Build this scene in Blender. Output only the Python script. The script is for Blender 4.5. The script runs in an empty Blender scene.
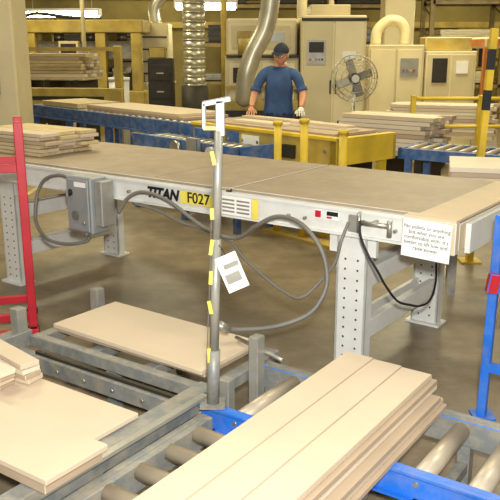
import bpy, bmesh, math, random
from mathutils import Vector, Matrix, Euler
random.seed(7)
D=math.radians
scene=bpy.context.scene
try: scene.view_settings.view_transform='Standard'
except Exception: pass

def lin(c):
    out=[]
    for v in c:
        v=v/255.0
        out.append(v/12.92 if v<=0.04045 else ((v+0.055)/1.055)**2.4)
    return out
MATS={}
def mat(name,col,rough=.6,metal=0,var=.12,scale=6,bump=0.0,stretch=(1,1,1),emit=0,spec=.5,detail=4,dust=0):
    if name in MATS: return MATS[name]
    m=bpy.data.materials.new(name); m.use_nodes=True
    nt=m.node_tree; N=nt.nodes; L=nt.links
    b=N['Principled BSDF']; c=lin(col)
    b.inputs['Roughness'].default_value=rough; b.inputs['Metallic'].default_value=metal
    if 'Specular IOR Level' in b.inputs: b.inputs['Specular IOR Level'].default_value=spec
    tc=N.new('ShaderNodeTexCoord'); mp=N.new('ShaderNodeMapping'); mp.inputs['Scale'].default_value=stretch
    L.new(tc.outputs['Object'],mp.inputs['Vector'])
    nz=N.new('ShaderNodeTexNoise'); nz.inputs['Scale'].default_value=scale; nz.inputs['Detail'].default_value=detail
    L.new(mp.outputs['Vector'],nz.inputs['Vector'])
    r=N.new('ShaderNodeValToRGB')
    r.color_ramp.elements[0].position=.3; r.color_ramp.elements[1].position=.7
    r.color_ramp.elements[0].color=(*[min(1,x*(1-var*1.6)) for x in c],1)
    r.color_ramp.elements[1].color=(*[min(1,x*(1+var)) for x in c],1)
    L.new(nz.outputs['Fac'],r.inputs['Fac'])
    out=r.outputs['Color']
    if dust:
        n2=N.new('ShaderNodeTexNoise'); n2.inputs['Scale'].default_value=scale*2.7; n2.inputs['Detail'].default_value=10; n2.inputs['Roughness'].default_value=.7
        L.new(tc.outputs['Object'],n2.inputs['Vector'])
        r2=N.new('ShaderNodeValToRGB'); r2.color_ramp.elements[0].position=.42; r2.color_ramp.elements[1].position=.68
        r2.color_ramp.elements[0].color=(0,0,0,1); r2.color_ramp.elements[1].color=(dust,dust,dust,1)
        L.new(n2.outputs['Fac'],r2.inputs['Fac'])
        mx=N.new('ShaderNodeMixRGB'); mx.inputs[2].default_value=(*lin((186,168,138)),1)
        L.new(r2.outputs['Color'],mx.inputs[0]); L.new(out,mx.inputs[1]); out=mx.outputs[0]
    L.new(out,b.inputs['Base Color'])
    if bump:
        bp=N.new('ShaderNodeBump'); bp.inputs['Strength'].default_value=bump; bp.inputs['Distance'].default_value=.01
        L.new(nz.outputs['Fac'],bp.inputs['Height']); L.new(bp.outputs['Normal'],b.inputs['Normal'])
    if emit:
        b.inputs['Emission Color'].default_value=(*c,1); b.inputs['Emission Strength'].default_value=emit
    MATS[name]=m; return m

class B:
    def __init__(s,name,loc=(0,0,0),rz=0,parent=None):
        s.name=name; s.bm=bmesh.new(); s.mats=[]; s.loc=loc; s.rz=rz; s.parent=parent
    def mi(s,m):
        if m not in s.mats: s.mats.append(m)
        return s.mats.index(m)
    def box(s,c,sz,m,rot=(0,0,0),bev=0.0,seg=1):
        M=Matrix.Translation(c)@Euler([D(a) for a in rot]).to_matrix().to_4x4()@Matrix.Diagonal((*sz,1))
        r=bmesh.ops.create_cube(s.bm,size=1,matrix=M); vs=r['verts']; i=s.mi(m)
        fs=set(f for v in vs for f in v.link_faces)
        for f in fs: f.material_index=i
        if bev:
            es=list(set(e for v in vs for e in v.link_edges))
            bmesh.ops.bevel(s.bm,geom=es,offset=bev,segments=seg,affect='EDGES',profile=.5)
        return s
    def b2(s,a,b,m,bev=0.0):
        return s.box([(a[i]+b[i])/2 for i in range(3)],[abs(b[i]-a[i]) for i in range(3)],m,bev=bev)
    def beam(s,p1,p2,w,h,m,bev=0.0):
        p1=Vector(p1);p2=Vector(p2);d=p2-p1
        q=d.to_track_quat('X','Z')
        M=Matrix.Translation((p1+p2)/2)@q.to_matrix().to_4x4()@Matrix.Diagonal((d.length,w,h,1))
        r=bmesh.ops.create_cube(s.bm,size=1,matrix=M); i=s.mi(m)
        for f in set(f for v in r['verts'] for f in v.link_faces): f.material_index=i
        if bev:
            es=list(set(e for v in r['verts'] for e in v.link_edges))
            bmesh.ops.bevel(s.bm,geom=es,offset=bev,segments=1,affect='EDGES')
        return s
    def cyl(s,p1,p2,r,m,seg=16,r2=None):
        p1=Vector(p1);p2=Vector(p2);d=p2-p1
        q=d.to_track_quat('Z','Y')
        M=Matrix.Translation((p1+p2)/2)@q.to_matrix().to_4x4()
        g=bmesh.ops.create_cone(s.bm,cap_ends=True,segments=seg,radius1=r,radius2=r if r2 is None else r2,depth=d.length,matrix=M)
        i=s.mi(m)
        for f in set(f for v in g['verts'] for f in v.link_faces):
            f.material_index=i
            if len(f.verts)==4: f.smooth=True
        return s
    def sph(s,c,r,m,sc=(1,1,1),seg=20,rot=(0,0,0)):
        M=Matrix.Translation(c)@Euler([D(a) for a in rot]).to_matrix().to_4x4()@Matrix.Diagonal((r*sc[0],r*sc[1],r*sc[2],1))
        g=bmesh.ops.create_uvsphere(s.bm,u_segments=seg,v_segments=seg//2+2,radius=1,matrix=M); i=s.mi(m)
        for f in set(f for v in g['verts'] for f in v.link_faces): f.material_index=i; f.smooth=True
        return s
    def tube(s,pts,r,m,seg=10,sub=8,rib=0):
        P=[Vector(p) for p in pts]
        if sub>1:
            Q=[P[0]*2-P[1]]+P+[P[-1]*2-P[-2]]; out=[]
            for k in range(1,len(Q)-2):
                a,b,c,d=Q[k-1],Q[k],Q[k+1],Q[k+2]
                for j in range(sub):
                    t=j/sub
                    out.append(.5*((2*b)+(c-a)*t+(2*a-5*b+4*c-d)*t*t+(3*b-a-3*c+d)*t**3))
            out.append(P[-1]); P=out
        rings=[]; i=s.mi(m); prev=None
        for k,p in enumerate(P):
            t=(P[min(k+1,len(P)-1)]-P[max(k-1,0)]).normalized()
            if prev is None: a=t.orthogonal().normalized()
            else:
                a=(prev-t*prev.dot(t)); a=a.normalized() if a.length>1e-6 else t.orthogonal().normalized()
            prev=a; b=t.cross(a); rr=r*(1+(rib if k%2 else 0))
            rings.append([s.bm.verts.new(p+a*rr*math.cos(2*math.pi*j/seg)+b*rr*math.sin(2*math.pi*j/seg)) for j in range(seg)])
        for k in range(len(rings)-1):
            for j in range(seg):
                f=s.bm.faces.new((rings[k][j],rings[k][(j+1)%seg],rings[k+1][(j+1)%seg],rings[k+1][j]))
                f.material_index=i; f.smooth=True
        for rg in (list(reversed(rings[0])),rings[-1]):
            f=s.bm.faces.new(rg); f.material_index=i
        return s
    def done(s):
        me=bpy.data.meshes.new(s.name); bmesh.ops.recalc_face_normals(s.bm,faces=s.bm.faces)
        s.bm.to_mesh(me); s.bm.free()
        for m in s.mats: me.materials.append(m)
        o=bpy.data.objects.new(s.name,me); scene.collection.objects.link(o)
        o.location=s.loc; o.rotation_euler=(0,0,D(s.rz))
        if s.parent: o.parent=s.parent
        return o

def text(name,body,size,loc,rot,m,parent=None,shear=0,extr=.0008,offset=0,align='CENTER'):
    c=bpy.data.curves.new(name,'FONT'); c.body=body; c.size=size; c.align_x=align; c.align_y='CENTER'
    c.extrude=extr; c.shear=shear; c.offset=offset
    o=bpy.data.objects.new(name,c); scene.collection.objects.link(o); c.materials.append(m)
    o.location=loc; o.rotation_euler=[D(a) for a in rot]
    if parent: o.parent=parent
    return o

# ---------- materials
floor_m=mat('dusty_concrete',(126,112,90),.4,0,.16,1.6,.15,detail=9,dust=.35)
wall_m=mat('olive_painted_wall',(134,118,62),.8,0,.2,1.2)
dark_m=mat('dark_steel',(52,46,36),.6,.2,.2)
ceil_m=mat('ceiling_paint',(120,110,80),.9)
cream=mat('cream_enamel',(222,208,164),.45,0,.06,2)
cream2=mat('beige_enamel',(204,190,146),.5,0,.07,2)
white=mat('white_painted_steel',(218,218,212),.4,0,.05,4,dust=.2)
colm=mat('beige_column_paint',(205,190,150),.7,0,.08,2)
mason=mat('brown_hardboard',(150,132,110),.6,0,.06,3,detail=8,dust=.3)
tan=mat('tan_board',(206,187,160),.65,0,.03,3,0,dust=.15)
tan2=mat('tan_board_dark',(178,156,130),.7,0,.06,3)
tan3=mat('tan_board_pale',(218,204,180),.65,0,.03,3)
lum=mat('sawn_lumber',(198,178,132),.7,0,.12,5,0,(1,6,6))
gray=mat('gray_painted_steel',(124,127,125),.45,.1,.15,5,dust=.5)
gray2=mat('light_gray_steel',(154,153,144),.4,.3,.15,6,dust=.3)
galv=mat('galvanised_steel',(176,172,158),.35,.7,.15,8)
rollm=mat('roller_steel',(190,176,154),.4,.3,.12,8,dust=.3)
blue=mat('blue_painted_steel',(28,106,204),.4,0,.12,5,dust=.15)
blue2=mat('dull_blue_steel',(44,90,148),.5,0,.2,4,dust=.3)
red=mat('red_painted_steel',(182,28,42),.45,0,.15,4)
yel=mat('yellow_painted_steel',(218,184,50),.5,0,.14,4)
yel2=mat('dull_yellow_steel',(178,152,60),.55,0,.2,3,dust=.35)
ytag=mat('yellow_tape',(232,212,90),.5)
black=mat('black_rubber',(28,28,30),.6)
blk=mat('black_ink',(18,18,20),.6,0,0)
paper=mat('white_paper',(236,234,228),.7,0,.03)
hosem=mat('gray_hose',(112,108,100),.5,0,.1)
boxm=mat('gray_enclosure',(140,145,147),.4,.1,.08,4,dust=.2)
duct=mat('duct_metal',(196,190,168),.35,.6,.12,4)
lightm=mat('fluorescent_tube',(255,252,235),.5,0,0,emit=25)
floor_y=mat('cardboard',(206,186,154),.8,0,.06,4)
orange=mat('orange_paint',(200,120,54),.6)
rackm=mat('olive_rack_steel',(128,108,58),.6,0,.15)
holem=mat('hole_dark',(60,56,50),.8)

# ---------- room
B('floor').b2((-9,-3,-.1),(10,24,0),floor_m).done()
B('ceiling').b2((-9,-3,5),(10,24,5.1),ceil_m).done()
B('wall_back').b2((-9,21,0),(10,21.2,5),wall_m).done()
B('wall_left').b2((-9.2,-3,0),(-9,21,5),wall_m).done()
B('wall_right').b2((10,-3,0),(10.2,21,5),wall_m).done()
B('trim_1').b2((-9,20.9,2.2),(10,21,2.35),yel2).b2((-9,20.9,2.95),(10,21,3.15),dark_m).done()
for i,(x,w) in enumerate([(-7,1.6),(-4.2,1.8),(3,1.4),(6.4,1.6)]):
    b=B('window_%d'%(i+1))
    b.b2((x-w/2,20.93,1.2),(x+w/2,20.99,2.1),dark_m)
    for k in range(4): b.b2((x-w/2+k*w/3-.03,20.88,1.15),(x-w/2+k*w/3+.03,20.98,2.15),yel2)
    b.b2((x-w/2,20.88,1.1),(x+w/2,20.98,1.18),yel2); b.b2((x-w/2,20.88,2.1),(x+w/2,20.98,2.18),yel2)
    b.done()
c=B('support_column',(-2.68,8.2,0)); c.b2((-.27,-.27,0),(.27,.27,5),colm,.02).b2((-.32,-.32,0),(.32,.32,.15),colm)
c.b2((-.275,-.29,1.2),(.1,-.27,1.5),gray2); c.done()
c=B('support_column',(3.0,16,0)); c.b2((-.3,-.3,0),(.3,.3,5),cream,.02).b2((-.34,-.34,0),(.34,.34,.2),cream); c.done()
c=B('support_column',(-5.4,18,0)); c.b2((-.2,-.2,0),(.2,.2,5),cream2,.02).b2((-.25,-.25,0),(.25,.25,.2),cream2); c.done()

# ---------- main white table
TO=(-.12,4.03,0); TA=-36
t=B('conveyor_table',TO,TA)
x0,x1=-2.4,1.3
for w0,w1 in ((0,.05),(1.05,1.1)):
    t.b2((x0,w0,.76),(x1-.26,w1,.895),white,.004)
t.b2((x0,-.012,.882),(x1-.26,.0,.898),white); t.b2((x0,-.012,.76),(x1-.26,0,.772),white)
for x in (-2.38,-1.6,-.9,-.02,.6,1.0): t.b2((x-.03,.05,.78),(x+.03,1.05,.88),white)
t.b2((x0,.03,.895),(-.012,1.1,.913),mason,.002); t.b2((.004,.03,.895),(1.1,1.1,.913),mason,.002)
t.b2((-.014,0,.88),(.006,1.1,.905),dark_m)
t.b2((-.6,.06,.913),(-.598,1.08,.9135),dark_m)
t.b2((1.04,-.025,.75),(1.3,.02,.9),floor_y,.004); t.b2((1.04,.02,.76),(1.3,1.12,.89),floor_y,.004)
t.b2((1.05,-.025,.9),(1.3,1.12,.912),floor_y)
t.b2((1.3,.1,.74),(1.325,1.1,.88),white)
for lx in (-2.0,.755):
    for w in (.03,1.0):
        t.b2((lx-.085,w,0),(lx+.085,w+.012,.76),white)
        t.b2((lx-.085,w,0),(lx-.073,w+.07,.76),white); t.b2((lx+.073,w,0),(lx+.085,w+.07,.76),white)
        t.b2((lx-.11,w-.03,0),(lx+.11,w+.1,.014),white)
        t.b2((lx-.13,w+.004,.66),(lx+.13,w+.03,.78),white)
        for k in range(12):
            for dx in (-.035,.035):
                z=.06+k*.052
                t.cyl((lx+dx,w-.002,z),(lx+dx,w+.002,z),.006,holem,8)
    for z in (.2,.48):
        t.b2((lx+.02,.05,z),(lx+.07,1.0,z+.1),white,.004)
        t.b2((lx-.07,.05,z),(lx-.045,1.0,z+.09),white)
t.cyl((.83,-.05,.84),(.83,.0,.84),.012,galv); t.cyl((.83,-.05,.80),(.83,-.05,.90),.01,galv)
t.cyl((.83,-.05,.85),(.99,-.05,.85),.011,galv); t.cyl((.99,-.05,.80),(.99,-.05,.88),.012,galv)
t.cyl((.9,-.05,.85),(.9,.0,.85),.012,galv)
t.b2((.755,-.02,.79),(.80,0,.87),gray2)
for x in (-2.2,-1.5,-.75,.4,.5,1.0): t.cyl((x,-.018,.82),(x,0,.82),.009,galv,8)
table=t.done()
text('lettering','TITAN',.085,(-.475,-.014,.835),(90,0,0),blk,table,.25,offset=.004)
lb=B('asset_label',parent=table); lb.b2((-.335,-.0145,.80),(-.065,-.012,.872),ytag); lb.done()
text('asset_number','F027',.085,(-.2,-.0155,.836),(90,0,0),blk,table,offset=.001)
lb=B('instruction_label',parent=table)
lb.b2((-.045,-.0145,.775),(.165,-.0125,.88),paper)
for k in range(4):
    for j in range(2): lb.b2((-.03+j*.1,-.0155,.79+k*.021),(.055+j*.1,-.0145,.80+k*.021),gray2)
lb.b2((.17,-.0145,.77),(.21,-.0125,.88),ytag); lb.done()
lb=B('warning_label',parent=table)
for (a,b_,mm) in ((.56,.60,paper),(.625,.70,paper)):
    lb.b2((a,-.0145,.83),(b_,-.0125,.875),mm)
lb.b2((.563,-.0155,.835),(.597,-.0145,.87),red); lb.b2((.63,-.0155,.85),(.695,-.0145,.872),blk)
lb.b2((.63,-.0155,.836),(.66,-.0145,.846),red); lb.done()
ns=B('notice_sheet',parent=table); ns.box((1.165,-.031,.805),(.235,.003,.18),paper,rot=(0,2,0)); ns.done()
text('notice_text','No pallets or anything\nbut what you are\ncomfortable with. It\'s\nbetter to lift low and\nraise slower',.025,(1.165,-.0335,.81),(90,2,0),blk,table,extr=.0002)

b=B('board_stack',TO,TA)
z=.915
for k in range(6):
    dx=random.uniform(-.03,.03)
    for j in range(3):
        b.b2((-2.55+dx,.20+j*.17,z),(-1.78+dx+random.uniform(-.06,.06),.36+j*.17,z+.024),random.choice([tan,tan2,lum]),.002)
    z+=.027
b.done()

b=B('electrical_box',TO,TA)
b.b2((-1.15,-.15,.55),(-.93,-.014,.90),boxm,.008); b.b2((-1.135,-.162,.565),(-.945,-.15,.885),boxm,.005)
b.b2((-.93,-.12,.60),(-.87,-.014,.88),gray2,.005)
b.cyl((-1.10,-.162,.80),(-1.10,-.18,.80),.022,black); b.b2((-1.107,-.195,.775),(-1.093,-.18,.825),hosem,.003)
b.b2((-1.06,-.165,.84),(-.96,-.162,.87),paper); b.cyl((-.985,-.162,.62),(-.985,-.175,.62),.012,galv)
b.cyl((-1.06,-.162,.66),(-1.06,-.172,.66),.03,hosem,20)
b.cyl((-1.04,-.1,.52),(-1.04,-.1,.55),.02,galv)
b.b2((-1.17,-.13,.62),(-1.15,-.05,.7),galv)
b.done()
b=B('air_hose')
b.tube([(-.79,4.40,.70),(-.72,4.38,.80),(-.618,4.33,.84),(-.461,4.2,.81),(-.247,4.0,.703),(-.08,3.9,.671),(.03,3.8,.76),(.127,3.7,.832),(.22,3.6,.838),(.292,3.53,.79),(.35,3.48,.70),(.37,3.44,.58),(.34,3.41,.49),(.27,3.38,.42),(.119,3.35,.375),(-.05,3.31,.375),(-.12,3.28,.40)],.0115,hosem)
b.cyl((-.10,3.285,.385),(-.16,3.27,.42),.024,galv); b.done()
b=B('power_cable')
b.tube([(-.70,4.40,.76),(-.55,4.30,.74),(-.40,4.16,.70),(-.25,4.05,.68),(-.107,3.93,.64),(-.03,3.82,.58),(.062,3.7,.525),(.16,3.6,.475),(.246,3.5,.468),(.34,3.5,.55),(.413,3.5,.652),(.44,3.5,.76),(.477,3.54,.84)],.008,hosem); b.done()
b=B('power_cable')
b.tube([(.525,3.50,.86),(.52,3.42,.80),(.547,3.35,.729),(.60,3.36,.64),(.642,3.4,.567),(.72,3.48,.46),(.811,3.6,.397),(.90,3.75,.34),(.987,3.9,.322),(1.05,4.05,.37),(1.08,4.18,.45)],.006,black); b.done()
b=B('power_cable')
b.tube([(-1.10,4.64,.794),(-1.15,4.7,.86),(-1.226,4.75,.873),(-1.32,4.79,.84),(-1.37,4.8,.77),(-1.39,4.78,.68),(-1.38,4.72,.57),(-1.31,4.65,.489),(-1.22,4.6,.465),(-1.115,4.55,.47),(-1.02,4.54,.49),(-1.00,4.54,.52)],.011,hosem)
b.done()

# ---------- low conveyor group
CO=(-.143,2.787,0); CA=-34.5
r=B('roller_conveyor',CO,CA)
r.b2((-.05,-.03,.15),(1.9,.0,.26),blue,.003); r.b2((-.05,-.05,.15),(1.9,-.03,.16),blue); r.b2((-.05,-.05,.25),(1.9,-.03,.26),blue)
r.b2((-.05,.42,.15),(1.9,.45,.26),gray,.003); r.b2((-.05,.45,.25),(1.9,.48,.26),gray)
x=.12
while x<1.85:
    r.cyl((x,.0,.215),(x,.42,.215),.036,rollm,20); r.cyl((x,-.035,.215),(x,.0,.215),.01,galv,8); r.cyl((x,.42,.215),(x,.455,.215),.01,galv,8)
    x+=.19
for x in (.0,.9,1.8):
    for w in (-.02,.43): r.b2((x-.025,w-.02,0),(x+.025,w+.03,.16),gray)
    r.b2((x-.02,0,.05),(x+.02,.43,.09),gray)
r.done()
r=B('roller_conveyor',CO,CA)
for s0 in (.02,.70):
    r.b2((s0,-1.7,.14),(s0+.03,-.08,.245),gray,.003); r.b2((s0-.03 if s0<.1 else s0+.03,-1.7,.235),(s0+.0 if s0<.1 else s0+.06,-.08,.245),gray)
w=-.18
while w>-1.65:
    r.cyl((.05,w,.215),(.70,w,.215),.033,rollm,20); w-=.16
for s0 in (.035,.7):
    for w in (-.2,-1.0,-1.6): r.b2((s0-.02,w-.025,0),(s0+.03,w+.025,.15),gray)
r.done()
b=B('long_board_stack',CO,CA)
z=.254
for k in range(6):
    for j in range(3):
        dx=random.uniform(-.012,.012); dl=random.uniform(-.06,.03) if k<5 else -.01*j
        m=[tan2,tan,tan2,tan3,tan2][k%5] if k<5 else tan
        off=dx*(k<5)+(.014*(5-k) if j==2 else 0)
        b.b2((.335+j*.132+off,-1.55,z),(.335+j*.132+.129+off,.50+dl,z+.0215),m,.0025)
    z+=.0235
b.done()

f=B('steel_transfer_frame',CO,CA)
for w in (.10,.60):
    f.b2((-1.22,w-.03,.2),(-.08,w+.02,.26),gray,.004)
for s0 in (-1.22,-.85,-.5,-.14): f.b2((s0,.1,.2),(s0+.06,.6,.255),gray,.003)
f.b2((-1.25,-.02,.13),(-.06,.03,.21),gray,.004)
f.b2((-1.30,.02,0),(-1.24,.08,.40),gray2,.004); f.b2((-1.30,.56,0),(-1.24,.62,.36),gray2,.004)
for s0 in (-.7,-.13):
    for w in (.08,.58): f.b2((s0,w,0),(s0+.05,w+.05,.21),gray)
f.b2((-.07,.34,0),(-.02,.40,.42),gray2,.004); f.b2((-.07,.12,0),(-.02,.17,.30),gray2,.004)
f.b2((-.145,-1.1,.20),(-.065,.09,.285),gray,.004); f.b2((-1.3,-1.1,.2),(-1.22,.09,.285),gray,.004)
f.b2((-.065,-1.1,.27),(-.035,.0,.285),gray2)
for w in (-.95,-.62,-.34): f.b2((-1.22,w-.025,.2),(-.145,w+.025,.27),gray,.003)
for s0 in (-1.29,-.14):
    for w in (-1.05,-.5): f.b2((s0,w,0),(s0+.06,w+.06,.2),gray)
f.cyl((-.25,.50,.325),(.10,.36,.34),.009,galv)
f.b2((-1.1,.0,.21),(-.2,.02,.225),dark_m)
for k in range(6): f.cyl((-1.1+k*.18,-.03,.17),(-1.1+k*.18,-.02,.17),.01,galv,8)
f.done()
b=B('particleboard_panel',CO,CA); b.box((-.655,.365,.295),(.98,.43,.022),tan,rot=(0,0,-2),bev=.002); b.box((-.655,.37,.272),(.96,.40,.02),tan2,rot=(0,0,-1),bev=.002); b.done()
b=B('particleboard_panel',CO,CA)
b.b2((-1.35,-.60,.288),(-.13,-.31,.308),tan,.002); b.b2((-1.35,-.86,.288),(-.02,-.61,.33),tan2,.002)
b.b2((-1.4,-.87,.331),(.0,-.60,.352),tan,.002); b.done()
b=B('board_offcuts',CO,CA)
z=.309
for k in range(4):
    b.box((-.92+.03*k,-.38+.01*k,z+.0125),(.50-.05*k,.085,.022),[tan,tan2,tan3,tan][k],rot=(0,0,8-6*k),bev=.002)
    b.box((-.95+.02*k,-.47,z+.0125),(.45,.075,.022),[tan2,tan,tan2,tan3][k],rot=(0,0,5-3*k),bev=.002); z+=.026
b.done()

# post with handle
p=B('steel_post')
base=Vector((-.150,2.765,.26)); top=Vector((-.112,2.787,1.46))
def pp(z): return base+(top-base)*((z-.26)/1.2)
p.b2((base.x-.05,base.y-.045,.262),(base.x+.05,base.y+.045,.272),gray)
p.cyl(base,pp(.50),.025,gray,16); p.cyl(pp(.50),pp(.95),.0185,gray2,16); p.cyl(pp(.95),pp(1.36),.0165,gray2,16)
T=pp(1.38)
p.b2((T.x-.012,T.y-.014,1.34),(T.x+.022,T.y+.014,1.47),paper,.003)
p.beam((T.x-.06,T.y,1.455),(T.x+.045,T.y,1.475),.028,.02,paper,.003); p.b2((T.x-.062,T.y-.014,1.365),(T.x-.047,T.y+.014,1.46),paper,.003)
p.b2((T.x-.06,T.y-.012,1.36),(T.x,T.y+.012,1.378),ytag,.003)
for z in (.48,.68,.80,.92,1.05,1.26):
    q=pp(z); p.box((q.x-.018,q.y-.014,q.z),(.014,.010,random.uniform(.035,.06)),ytag,rot=(0,random.uniform(-12,12),0))
p.tube([pp(1.3)+Vector((-.019,-.012,0)),pp(1.1)+Vector((-.020,-.012,0)),pp(.8)+Vector((-.022,-.012,0)),pp(.5)+Vector((-.027,-.012,0)),pp(.42)+Vector((-.028,0,0))],.002,hosem)
p.done()
g=B('paper_tag'); q=pp(.86)
g.box((q.x+.062,q.y-.01,.82),(.085,.002,.15),paper,rot=(0,-22,8)); g.box((q.x+.058,q.y-.0125,.85),(.06,.001,.02),gray2,rot=(0,-22,8))
g.box((q.x+.068,q.y-.0125,.80),(.06,.001,.04),gray2,rot=(0,-22,8))
g.tube([(q.x,q.y,.94),(q.x+.02,q.y-.02,.92),(q.x+.04,q.y-.01,.885)],.0015,black); g.done()

# ---------- red rack
r=B('red_steel_rack',(-1.29,4.2,0),17)
for x in (-1.1,0):
    for y in (0,.34):
        r.b2((x-.025,y-.025,.06),(x+.025,y+.025,1.26),red,.004)
for z in (.1,.98):
    for y in (0,.34): r.b2((-1.1,y-.02,z),(0,y+.02,z+.045),red,.003)
    for x in (-1.1,-.55,0): r.b2((x-.02,0,z),(x+.02,.34,z+.045),red,.003)
for x in (-1.1,0):
    for y in (0,.34): r.cyl((x,y-.015,.035),(x,y+.015,.035),.035,black)
r.b2((-1.1,-.12,.03),(.03,-.07,.075),red,.003)
for x in (-1.07,0.0): r.b2((x-.02,-.1,.03),(x+.02,0,.075),red)
r.done()

# ---------- right blue guard
g=B('blue_guard_post')
g.beam((1.075,3.17,0),(1.095,3.2,.95),.04,.035,blue,.003); g.beam((1.27,3.05,0),(1.29,3.08,.95),.04,.035,blue,.003)
g.b2((1.03,3.12,0),(1.13,3.22,.012),blue); g.b2((1.22,3.0,0),(1.32,3.1,.012),blue)
g.beam((1.09,3.19,.62),(1.28,3.07,.62),.03,.04,blue); g.beam((1.095,3.2,.93),(1.29,3.08,.93),.035,.04,blue)
g.box((1.075,3.165,.65),(.05,.04,.09),red,rot=(0,8,0),bev=.004)
g.beam((1.08,3.17,.25),(1.27,3.05,.25),.03,.04,blue)
g.done()

# ---------- outfeed conveyor in background
o=B('outfeed_conveyor',(-3.17,10.97,0),-48.6)
L1,L2=3.9,5.95
o.b2((0,0,.72),(L1,.04,.88),blue2,.004); o.b2((0,.76,.72),(L1,.80,.88),blue2); o.b2((0,-.03,.72),(L1,0,.74),blue2)
o.b2((L1,-.02,.66),(L2,.05,.90),yel2,.006); o.b2((L1,.76,.66),(L2,.80,.88),yel2)
o.b2((L1-.02,-.035,.88),(L2,.06,.905),yel); o.b2((L1,-.035,.65),(L2,.05,.675),yel2)
x=.08
while x<L2:
    o.cyl((x,.04,.86),(x,.76,.86),.03,rollm,12); x+=.14
for x in (.1,1.1,2.1,3.1):
    for y in (.0,.75): o.b2((x-.05,y,0),(x+.05,y+.06,.75),blue2)
    o.b2((x-.03,0,.3),(x+.03,.8,.36),blue2)
for x in (4.3,5.0,5.8):
    for y in (-.01,.75): o.b2((x-.04,y,0),(x+.04,y+.06,.66),yel)
o.b2((0,.02,.3),(3.9,.05,.36),blue2)
o.b2((4.7,-.03,.74),(4.95,-.021,.84),paper); o.b2((4.0,-.08,.66),(4.25,-.02,.86),blue2,.006); o.b2((5.3,-.06,.68),(5.45,-.02,.8),dark_m)
o.b2((L2-.08,-.02,.66),(L2,.8,.90),yel)
o.b2((4.45,-.028,.70),(4.65,-.02,.86),blue2)
for k in range(9): o.cyl((L1+.15+k*.22,-.03,.78),(L1+.15+k*.22,-.02,.78),.018,galv,8)
# lower blue infeed section on the near side
o.b2((3.5,-.55,.62),(5.25,-.51,.80),blue2,.004); o.b2((3.5,-.12,.62),(5.25,-.08,.76),blue2,.004)
o.b2((3.5,-.55,.62),(3.54,-.08,.76),blue2); o.b2((5.21,-.55,.62),(5.25,-.08,.80),blue2)
x=3.62
while x<5.2: o.cyl((x,-.51,.74),(x,-.12,.74),.035,galv,14); x+=.12
for x in (3.55,4.4,5.2):
    for y in (-.54,-.12): o.b2((x-.03,y,0),(x+.03,y+.05,.62),blue2)
o.cyl((4.35,-.6,.72),(4.35,-.55,.72),.07,galv,18); o.cyl((4.9,-.6,.72),(4.9,-.55,.72),.06,white,18); o.b2((4.5,-.5,.45),(4.8,-.2,.6),dark_m,.01)
o.b2((4.55,-.6,.70),(4.72,-.55,.84),gray2,.006)
o.done()
b=B('panel_stack',(-3.17,10.97,0),-48.6)
z=.892
for k in range(2):
    b.b2((.3,.05,z),(1.3,.7,z+.03),lum,.002); b.b2((1.5,.08,z),(3.6-.1*k,.72,z+.03),tan2 if k==0 else tan,.002); z+=.031
b.b2((3.9,.1,.892),(5.8,.7,.92),tan2,.002)
b.b2((4.0,.58,.921),(5.1,.72,.945),tan,.002); b.b2((4.3,.2,.921),(5.0,.36,.945),tan3,.002)
b.b2((4.9,.35,.921),(5.75,.5,.943),tan3,.002); b.b2((4.95,.38,.944),(5.7,.52,.966),tan,.002)
b.done()
g=B('guide_roller_stand',(-3.17,10.97,0),-48.6)
for x,h in ((5.42,1.0),(5.75,1.04),(6.2,.98)):
    g.cyl((x,-.22,0),(x,-.22,h),.035,yel,14); g.cyl((x,-.22,h),(x,-.22,h+.03),.045,yel,14)
g.b2((5.3,-.28,.4),(6.3,-.16,.48),yel2,.005); g.b2((5.3,-.3,0),(6.3,-.14,.03),yel2)
g.done()

# ---------- lumber stacks
def stack(name,loc,rz,L,W,z0,layers,cols,mats,base=True,th=.05):
    b=B(name,loc,rz); z=z0
    if base:
        for x in (-L*.4,0,L*.4): b.b2((x-.04,-W/2,0.0),(x+.04,W/2,z0-.04),dark_m if z0>.3 else lum)
        b.b2((-L/2,-W/2,z0-.05),(L/2,W/2,z0-.001),lum)
    for k in range(layers):
        ex=random.uniform(-.04,.04)*L
        for j in range(cols):
            w=W/cols; e=random.uniform(-.05,.05)*L*.8+ex
            b.b2((-L/2+e,-W/2+j*w,z),(L/2+e+random.uniform(-.1,.05),-W/2+(j+.95)*w,z+th*.9),random.choice(mats))
        z+=th
    return b.done()
stack('lumber_stack',(1.55,8.15,0),-38,1.05,.5,.62,8,4,[tan3,tan,tan3,tan2],th=.045)
stack('lumber_stack',(2.75,10.8,0),-20,1.4,.7,.5,9,4,[tan3,tan2,tan],th=.045)
stack('lumber_stack',(-3.3,13.2,0),-12,1.3,.8,1.2,7,5,[lum,tan3,tan2],th=.055)
stack('lumber_stack',(-4.6,11.3,0),-25,1.8,.8,.45,9,5,[lum,tan2],th=.06)
b=B('hardboard_panel_table',(1.95,5.05,0),-14)
b.b2((-.6,-.28,.55),(.6,.28,.60),gray)
for x in (-.52,.52):
    for y in (-.22,.22): b.b2((x-.03,y-.03,0),(x+.03,y+.03,.55),gray)
for k in range(9): b.b2((-.58+.01*(k%2),-.27,.601+k*.033),(.58,.27+.01*(k%3),.632+k*.033),[tan,tan2,tan3][k%3])
b.done()

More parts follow.
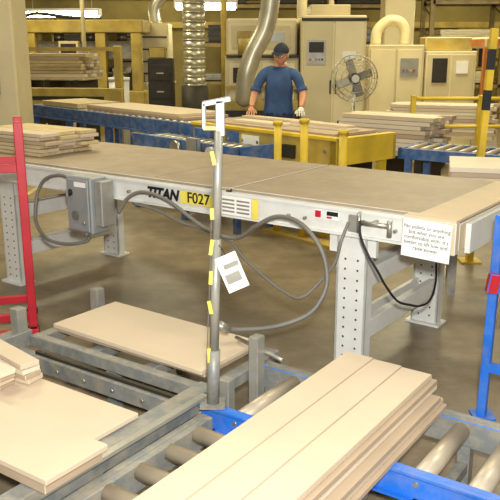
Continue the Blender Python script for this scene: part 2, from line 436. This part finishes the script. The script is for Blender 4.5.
r=B('roller_conveyor',(1.38,7.0,0),-34)
for y in (0,.5): r.b2((0,y,.66),(2.3,y+.04,.76),blue2,.003)
x=.08
while x<2.25: r.cyl((x,.04,.74),(x,.5,.74),.028,rollm,12); x+=.12
for x in (.1,1.1,2.2):
    for y in (0,.48): r.b2((x-.03,y,0),(x+.03,y+.05,.67),blue2)
r.b2((0,.0,.66),(.04,.54,.76),blue2)
r.done()
r=B('safety_railing',(0,9.1,0))
for x in (1.95,2.75,3.6): r.b2((x-.03,-.03,0),(x+.03,.03,1.12),yel,.004)
for z in (1.08,.75,.4): r.cyl((1.95,0,z),(3.6,0,z),.022,yel,10)
r.done()
r=B('striped_safety_post')
for k in range(12):
    z=k*.15; r.beam((1.76+z*.03,5.8,z),(1.76+(z+.15)*.03,5.8,z+.15),.055,.05,(black if k==10 or k==8 else yel))
r.b2((1.68,5.72,0),(1.84,5.88,.015),yel); r.done()

# ---------- cream machine
m=B('woodworking_machine',(-.38,11.5,0))
m.b2((0,0.2,0),(1.12,1.6,1.55),cream2,.02); m.b2((.02,.35,1.55),(1.1,1.5,2.1),cream,.03)
m.b2((1.14,0,0),(2.1,1.6,2.13),cream,.02)
m.b2((1.17,-.015,.15),(1.60,0,2.05),cream2,.006); m.b2((1.63,-.015,.15),(2.07,0,2.05),cream,.006)
m.b2((1.57,-.03,1.0),(1.59,-.015,1.2),dark_m); m.b2((1.65,-.03,1.0),(1.67,-.015,1.2),dark_m)
m.b2((1.22,-.03,1.42),(1.5,-.014,1.78),gray2,.004); m.b2((1.25,-.035,1.6),(1.47,-.029,1.75),dark_m)
for k in range(5): m.cyl((1.27+k*.045,-.045,1.5),(1.27+k*.045,-.029,1.5),.014,[red,yel,blue,red,black][k],10)
m.b2((1.7,-.02,.3),(2.0,-.014,.6),dark_m)
for k in range(6): m.b2((1.7,-.03,.32+k*.045),(2.0,-.018,.335+k*.045),cream)
m.b2((1.75,-.02,1.5),(1.95,-.014,1.62),paper)
m.b2((1.14,-.03,2.05),(2.12,0,2.09),dark_m)
m.b2((.06,.18,.9),(.5,.2,1.45),cream,.005); m.b2((.56,.18,.9),(1.06,.2,1.45),cream,.005)
m.b2((.1,.33,1.65),(.5,.35,2.0),cream2,.005); m.b2((.6,.33,1.65),(1.0,.35,2.0),cream2,.005)
m.b2((.02,.15,1.52),(1.12,.2,1.56),dark_m)
for x in (.12,.62): m.b2((x,.165,1.15),(x+.3,.18,1.38),dark_m,.004)
m.b2((.18,.32,1.72),(.42,.33,1.92),yel2,.004); m.b2((.68,.32,1.75),(.92,.33,1.9),gray2,.004)
m.b2((.0,.12,1.05),(1.12,.18,1.12),yel2,.004)
m.b2((-.1,.0,.75),(1.1,.22,.9),yel2,.006); m.b2((.0,-.1,.6),(1.1,.1,.75),dark_m)
m.cyl((.3,.1,1.56),(.3,.1,1.8),.1,yel2); m.cyl((.75,.15,1.0),(.75,.05,1.0),.12,galv)
m.b2((1.3,.4,2.13),(1.9,1.2,2.3),cream2,.01)
m.done()
m=B('machine_cabinet',(1.98,13,0))
m.b2((0,0,0),(.95,.9,1.72),cream2,.015); m.b2((.98,.05,0),(1.85,.9,1.62),cream,.015)
for a,bb in ((.04,.46),(.49,.91)): m.b2((a,-.012,.2),(bb,0,1.65),cream,.005)
for a,bb in ((1.02,1.4),(1.43,1.81)): m.b2((a,.038,.2),(bb,.05,1.56),cream2,.005)
m.b2((.55,-.03,1.2),(.85,-.01,1.5),gray2); m.b2((1.1,.02,1.1),(1.35,.04,1.5),dark_m)
for k in range(4): m.cyl((.6+k*.06,-.045,1.3),(.6+k*.06,-.029,1.3),.018,[red,blue,yel,red][k],10)
m.b2((1.5,.02,1.25),(1.7,.04,1.45),paper)
m.tube([(.2,.5,1.72),(.22,.5,1.95),(.4,.5,2.12),(.6,.5,2.1),(.7,.5,1.95),(.7,.5,1.72)],.09,cream,14,6)
m.b2((1.0,.2,1.62),(1.8,.7,1.85),yel2,.02)
m.done()
m=B('machine_cabinet',(4.2,11.8,0))
m.b2((0,0,0),(1.5,1,1.65),cream2,.015); m.b2((.05,-.02,.5),(.7,0,1.55),cream,.005); m.b2((.75,-.02,.5),(1.4,0,1.55),cream,.005)
m.b2((.2,-.03,1.1),(.5,-.02,1.4),dark_m); m.b2((-.6,.1,1.66),(1.6,.9,1.83),orange,.03); m.b2((-.6,.1,0),(-.5,.2,1.66),orange); m.done()
m=B('panel_saw_machine',(-3.9,12.35,0),-8)
m.b2((0,0,.75),(1.9,.12,1.05),yel2,.01); m.b2((0,.0,0),(.15,.15,.8),yel2); m.b2((1.7,0,0),(1.85,.15,.8),yel2)
m.b2((0,.1,1.05),(.12,.2,1.5),yel2,.01); m.b2((1.75,0.1,1.05),(1.87,.2,1.7),yel2,.01)
m.b2((.3,-.08,.5),(.9,0,.75),dark_m); m.b2((.2,-.02,.86),(1.6,0,.92),dark_m); m.cyl((.05,.1,1.6),(.05,.1,1.85),.12,black)
m.b2((-.1,.05,1.5),(.2,.25,1.62),dark_m)
m.b2((.4,.0,1.62),(1.75,.1,1.68),yel2)
m.done()
# large yellow press at rear left
m=B('panel_press_machine',(-5.6,15.4,0),-4)
for x in (0,1.3,2.7,3.4):
    for y in (0,1.0): m.b2((x-.1,y-.08,0),(x+.1,y+.08,2.15),yel2,.01)
m.b2((-.15,-.1,1.95),(3.55,1.1,2.2),yel2,.02); m.b2((-.15,-.1,.55),(3.55,1.1,.85),yel2,.02)
m.b2((.0,.05,.85),(3.4,.95,1.2),dark_m,.01); m.b2((.05,.1,1.45),(3.3,.9,1.8),gray,.02)
for k in range(5): m.cyl((.4+k*.65,.5,1.8),(.4+k*.65,.5,1.96),.1,galv,16)
for k in range(12): m.cyl((.15+k*.28,-.05,1.25),(.15+k*.28,1.0,1.25),.05,galv,12)
m.b2((1.9,-.2,1.3),(2.3,-.1,1.8),cream2,.01); m.b2((1.95,-.21,1.55),(2.25,-.2,1.75),dark_m)
for k in range(3): m.cyl((2.0+k*.1,-.22,1.42),(2.0+k*.1,-.2,1.42),.025,[red,yel,blue][k],10)
m.b2((.4,.2,2.2),(.9,.7,2.35),dark_m,.02); m.tube([(.9,.45,2.25),(1.3,.45,2.34),(1.9,.5,2.27),(2.6,.5,2.22)],.035,black,10,6)
m.done()
# dust collector
m=B('dust_collector',(-2.15,16.2,0))
m.b2((-.5,-.4,1.0),(.5,.4,2.15),cream2,.02)
m.cyl((0,0,.35),(0,0,1.0),.12,cream2,4,.6)
for x in (-.42,.42):
    for y in (-.34,.34): m.b2((x-.04,y-.04,0),(x+.04,y+.04,1.05),dark_m)
for k in range(4): m.b2((-.46,-.42,1.15+k*.24),(.46,-.4,1.18+k*.24),dark_m)
m.cyl((0,0,.0),(0,0,.35),.2,blue2,18)
m.tube([(.2,.0,2.15),(.2,.0,2.5),(.5,.0,2.8),(1.0,.0,2.9)],.13,duct,14,6)
m.done()
m=B('tool_cabinet',(-1.45,13.2,0)); m.b2((-.3,0,0),(.12,.4,1.5),dark_m,.01)
for k in range(4): m.b2((-.27,-.02,.2+k*.31),(.09,0,.46+k*.31),dark_m,.004); m.b2((-.15,-.035,.31+k*.31),(-.03,-.02,.33+k*.31),galv)
m.b2((-.28,.05,1.5),(.0,.3,1.68),yel2,.01)
m.done()
m=B('waste_bin',(-2.15,12.6,0))
m.cyl((0,0,0),(0,0,1.15),.14,white,20,.17) ; m.cyl((0,0,1.15),(0,0,1.2),.18,white,20); m.cyl((0,0,1.2),(0,0,1.42),.1,galv,16,.03); m.done()
def rack(loc,n,mats):
    r=B('pallet_rack',loc)
    for i in range(n+1):
        for y in (0,.9): r.b2((i*1.6-.05,y,0),(i*1.6+.05,y+.08,3.6),rackm)
        for k in range(6): r.beam((i*1.6,0,.3+k*.5),(i*1.6,.9,.6+k*.5),.03,.03,rackm)
    for z in (.8,1.7,2.6):
        for y in (0,.9): r.b2((0,y,z),(n*1.6,y+.05,z+.08),rackm)
        r.b2((0,.05,z+.1),(n*1.6,.9,z+.12),dark_m)
        for i in range(n):
            h=random.uniform(.15,.5); kk=int(h/.05); xa=i*1.6+random.uniform(.1,.5); xb=i*1.6+random.uniform(1.1,1.5)
            mm=random.choice(mats)
            for q in range(kk): r.b2((xa+random.uniform(0,.05),random.uniform(0,.03),z+.12+q*.05),(xb,.85,z+.165+q*.05),mm)
    return r.done()
rack((-1.3,18.8,0),3,[dark_m,gray,dark_m]); rack((4.0,17.2,0),3,[cream2,dark_m,yel2])
d=B('ventilation_duct',(-1.02,14.2,0)); z=1.0
d.cyl((0,0,0),(0,0,1.0),.25,dark_m)
while z<5: d.cyl((0,0,z),(0,0,min(5,z+.16)),.2,duct,24); d.cyl((0,0,z),(0,0,z+.02),.212,duct,24); z+=.16
d.done()
d=B('ventilation_duct')
d.tube([(.32,11.2,5),(.32,11.2,3.2),(.30,11.2,2.4),(.22,11.2,1.95),(.05,11.2,1.6),(-.05,11.2,1.3),(-.08,11.25,1.0),(-.08,11.28,.95)],.13,duct,18,12,.06); d.done()
d=B('overhead_pipe'); d.tube([(1.5,14.5,5),(1.5,14.5,0)],.05,cream,10,1); d.done()
d=B('overhead_pipe'); d.tube([(-.5,15.0,5),(-.5,15.0,0)],.06,yel2,10,1); d.done()
d=B('overhead_pipe'); d.tube([(.9,13.6,5),(.9,13.6,0)],.09,cream,10,1); d.done()
d=B('overhead_pipe'); d.tube([(-3.05,14.3,5),(-3.05,14.3,0)],.04,cream2,10,1); d.b2((-3.15,14.2,1.3),(-2.95,14.26,1.65),gray2,.01); d.done()
def fluo(loc,L,rz=0):
    f=B('fluorescent_light',loc,rz)
    f.b2((-L/2,-.13,.06),(L/2,.13,.12),white,.01); f.cyl((-L/2+.03,-.07,.0),(L/2-.03,-.07,.0),.06,lightm,12); f.cyl((-L/2+.03,.07,.0),(L/2-.03,.07,.0),.06,lightm,12)
    for x in (-L/2,L/2): f.b2((x-.02,-.12,-.03),(x+.02,.12,.12),white)
    for x in (-L*.4,L*.4): f.cyl((x,0,.12),(x,0,5-loc[2]),.008,galv,6)
    f.done()
fluo((-4.2,17.6,2.40),1.7,-6); fluo((-.9,16.1,2.49),1.25,0); fluo((4.8,15.5,2.75),1.6)
f=B('pedestal_fan',(1.32,9.7,0))
f.cyl((0,.05,0),(0,.05,.04),.25,black,24); f.cyl((0,.05,.04),(0,.05,1.2),.022,galv); f.cyl((0,-.02,1.29),(0,.18,1.29),.07,dark_m,16)
R=.29
for y,rr in ((-.07,.6),(-.05,.85),(-.01,1.0),(.05,1.0),(.09,.8)):
    pts=[(R*rr*math.cos(a*math.pi/16),y,1.29+R*rr*math.sin(a*math.pi/16)) for a in range(33)]
    f.tube(pts,.005,galv,5,1)
for a in range(24):
    ca,sa=math.cos(a*math.pi/12),math.sin(a*math.pi/12)
    f.tube([(0.03*ca,-.085,1.29+.03*sa),(R*.6*ca,-.07,1.29+R*.6*sa),(R*.9*ca,-.045,1.29+R*.9*sa),(R*ca,.02,1.29+R*sa),(R*.8*ca,.09,1.29+R*.8*sa)],.0025,galv,4,1)
f.cyl((0,-.095,1.29),(0,-.08,1.29),.05,galv,14)
for a in range(4):
    an=a*90+20; f.box((.13*math.cos(D(an)),.0,1.29+.13*math.sin(D(an))),(.2,.008,.11),gray2,rot=(25,-an,0),bev=.003)
f.done()

# ---------- worker
W=bpy.data.objects.new('worker',None); scene.collection.objects.link(W); W.location=(.33,8.85,0); W.rotation_euler=(0,0,D(-6))
skin=mat('skin',(204,146,112),.5,0,.06,12); shirt=mat('blue_tshirt',(66,94,138),.85,0,.15,8,.3); jeans=mat('jeans',(48,58,80),.85,0,.15,10)
shoe=mat('work_boots',(60,44,30),.6); glove=mat('work_glove',(215,210,200),.8); hair=mat('dark_hair',(44,32,26),.8); capm=mat('navy_cap',(34,38,54),.8)
lens=mat('safety_glasses',(70,70,72),.2); lip=mat('lips',(160,94,80),.5); eyew=mat('eye_white',(225,220,212),.3)
def skinmesh(name,verts,edges,rad,roots,mats,classify,sub=2,parent=None):
    me=bpy.data.meshes.new(name); me.from_pydata(verts,edges,[]); ob=bpy.data.objects.new(name+'_src',me); scene.collection.objects.link(ob)
    md=ob.modifiers.new('s','SKIN'); md.use_smooth_shade=True
    for i,v in enumerate(me.skin_vertices[0].data):
        v.radius=rad[i]; v.use_root=(i in roots)
    ms=ob.modifiers.new('u','SUBSURF'); ms.levels=sub; ms.render_levels=sub
    dg=bpy.context.evaluated_depsgraph_get(); dg.update()
    nm=bpy.data.meshes.new_from_object(ob.evaluated_get(dg)); nm.name=name
    bpy.data.objects.remove(ob)
    nm.materials.clear()
    for m_ in mats: nm.materials.append(m_)
    for p_ in nm.polygons: p_.material_index=classify(p_.center); p_.use_smooth=True
    o2=bpy.data.objects.new(name,nm); scene.collection.objects.link(o2); o2.parent=parent; return o2
V=[(0,.05,.94),(.0,.03,1.08),(.01,-.02,1.24),(.015,-.06,1.37),(.02,-.09,1.44),(.03,-.125,1.52),
   (-.10,-.06,1.39),(-.18,-.07,1.37),(-.235,-.08,1.25),(-.265,-.10,1.16),(-.275,-.22,1.09),(-.28,-.335,1.02),
   (.13,-.06,1.39),(.205,-.07,1.375),(.25,-.08,1.26),(.285,-.10,1.17),(.285,-.22,1.09),(.275,-.335,1.02),
   (-.1,.05,.86),(-.115,.02,.50),(-.12,.06,.11),(-.13,-.04,.05),(-.14,-.13,.04),
   (.1,.05,.86),(.115,.02,.50),(.12,.06,.11),(.13,-.04,.05),(.14,-.13,.04)]
E=[(0,1),(1,2),(2,3),(3,4),(4,5),(3,6),(6,7),(7,8),(8,9),(9,10),(10,11),(3,12),(12,13),(13,14),(14,15),(15,16),(16,17),
   (0,18),(18,19),(19,20),(20,21),(21,22),(0,23),(23,24),(24,25),(25,26),(26,27)]
Rr=[(.17,.12),(.165,.12),(.185,.125),(.16,.11),(.075,.07),(.056,.058),
    (.085,.085),(.075,.075),(.06,.06),(.047,.047),(.042,.042),(.029,.029),
    (.085,.085),(.075,.075),(.06,.06),(.047,.047),(.042,.042),(.029,.029),
    (.105,.105),(.075,.075),(.05,.05),(.05,.045),(.045,.035),(.105,.105),(.075,.075),(.05,.05),(.05,.045),(.045,.035)]
def cls(c):
    if abs(c.x)>.20 and c.z<1.20 and c.z>.9: return 1
    if c.z>1.46 and abs(c.x-.02)<.09: return 1
    if c.z<.12: return 3
    if c.z<.93: return 2
    return 0
skinmesh('body',V,E,Rr,[0],[shirt,skin,jeans,shoe],cls,2,W)
def hand(sx,x,mm,nm):
    wz=1.02; V=[];E=[];Rd=[];roots=[]
    def chain(ps,rs):
        i0=len(V); roots.append(i0)
        for k,p_ in enumerate(ps):
            V.append(p_); Rd.append((rs[k],rs[k]))
            if k: E.append((i0+k-1,i0+k))
    V.extend([(x,-.325,wz+.004),(x,-.37,.995),(x,-.405,.975)]); Rd.extend([(.03,.024),(.042,.02),(.042,.016)]); E.extend([(0,1),(1,2)]); roots.append(0)
    for k,(dx,l) in enumerate([(-.03,.062),(-.010,.075),(.011,.07),(.031,.055)]):
        chain([(x+dx,-.40,.977),(x+dx*1.25,-.40-l*.5,.968),(x+dx*1.3,-.40-l*.85,.948),(x+dx*1.25,-.40-l,.932)],[.0105,.0095,.009,.008])
    s=-sx
    chain([(x+s*.03,-.36,.995),(x+s*.055,-.385,.975),(x+s*.062,-.415,.955)],[.013,.011,.009])
    skinmesh(nm,V,E,Rd,roots,[mm],lambda c:0,2,W)
hand(-1,-.28,skin,'hand_1'); hand(1,.275,glove,'hand_2')
s=B('clothing_trim',parent=W)
s.tube([(-.25,-.09,1.22),(-.262,-.097,1.18)],.062,shirt,16,1); s.tube([(.265,-.088,1.225),(.28,-.097,1.185)],.062,shirt,16,1)
s.done()
H=B('head',parent=W)
g=bmesh.ops.create_uvsphere(H.bm,u_segments=32,v_segments=24,radius=1); mi=H.mi(skin); hi=H.mi(hair)
for v in g['verts']:
    x,y,z=v.co
    k=1-.28*max(0,-z)**1.3
    nx=x*.077*k; ny=y*.098; nz=z*.122
    if y<0 and z<-.1: ny*=1-.05*(-z)
    if y>0 and z<-.3: ny*=.75
    if y<-.7 and -.15<z<.15: ny*=.965 if abs(x)>.12 else 1.0
    if y<-.6 and z<-.75: ny-=.008
    v.co=(nx,ny,nz)
for f in H.bm.faces:
    f.smooth=True; c=f.calc_center_median(); f.material_index=hi if (c.z>.055 or (c.y>-.01 and c.z>-.03)) else mi
H.cyl((0,-.094,.015),(0,-.112,-.022),.008,skin,10,.016); H.sph((0,-.108,-.026),.014,skin,(1.1,.9,.8),12)
for sx in (-1,1):
    H.sph((sx*.031,-.085,.008),.013,eyew,(1.2,.7,.75),12); H.sph((sx*.031,-.094,.008),.006,hair,(1,.6,1),10)
    H.box((sx*.031,-.094,.027),(.034,.01,.007),hair,rot=(0,sx*6,0),bev=.002)
    H.sph((sx*.078,.008,-.005),.03,skin,(.35,.6,1.05),14)
    for (dx,dz,a,b_) in ((0,.018,.05,.004),(0,-.014,.046,.003)): H.box((sx*.034+dx,-.106,.006+dz),(a,.004,b_),lens,rot=(0,0,sx*14))
    for dx in (-.024,.024): H.box((sx*.034+dx,-.106-sx*dx*-.22,.008),(.003,.004,.032),lens)
    H.box((sx*.07,-.045,.014),(.004,.11,.005),lens,rot=(0,0,sx*4))
H.box((0,-.094,-.058),(.046,.012,.006),lip,bev=.002); H.box((0,-.093,-.065),(.036,.012,.007),lip,bev=.002)
g=bmesh.ops.create_uvsphere(H.bm,u_segments=28,v_segments=16,radius=1,matrix=Matrix.Translation((0,.004,.035))@Matrix.Diagonal((.087,.108,.098,1)))
ci=H.mi(capm); dead=[]
for f in set(f for v in g['verts'] for f in v.link_faces):
    f.material_index=ci; f.smooth=True
    if f.calc_center_median().z<.036: dead.append(f)
bmesh.ops.delete(H.bm,geom=dead,context='FACES')
H.sph((0,-.115,.043),.07,capm,(1,.75,.1),20,rot=(8,0,0)); H.sph((0,.004,.132),.008,capm)
ho=H.done(); ho.location=(.035,-.165,1.585); ho.rotation_euler=(D(12),D(5),D(-16))

# ---------- lights
def area(name,loc,size,power,col,rot=(0,0,0),sy=None):
    l=bpy.data.lights.new(name,'AREA'); l.energy=power; l.color=col; l.size=size
    if sy: l.shape='RECTANGLE'; l.size_y=sy
    o=bpy.data.objects.new(name,l); scene.collection.objects.link(o); o.location=loc; o.rotation_euler=[D(a) for a in rot]; return o
warm=(1,.90,.58); neut=(1,.96,.83)
area('ceiling_lamp_1',(-2.5,2.5,4.8),2,85,neut,sy=1); area('ceiling_lamp_2',(2.5,2.5,4.8),2,85,neut,sy=1)
area('ceiling_lamp_3',(-2.5,7.5,4.8),2,160,warm,sy=1); area('ceiling_lamp_4',(2.5,7.5,4.8),2,160,warm,sy=1)
area('ceiling_lamp_5',(-4,13,4.8),2,240,warm,sy=1); area('ceiling_lamp_6',(3,12,4.8),2,220,warm,sy=1)
area('ceiling_lamp_7',(-2,18,4.8),2,190,warm,sy=1); area('ceiling_lamp_8',(5,18,4.8),2,190,warm,sy=1)
area('flash_lamp',(.05,-.15,1.95),.15,185,(.98,.99,.97),(78,0,0))
w=bpy.data.worlds.new('World'); scene.world=w; w.use_nodes=True
w.node_tree.nodes['Background'].inputs[0].default_value=(1,.96,.86,1); w.node_tree.nodes['Background'].inputs[1].default_value=.5

cd=bpy.data.cameras.new('camera'); cam=bpy.data.objects.new('camera',cd); scene.collection.objects.link(cam)
cd.sensor_width=36; cd.lens=36*750/500; cam.location=(0,0,1.65); cam.rotation_euler=(D(75),0,0); cd.clip_end=100
scene.camera=cam
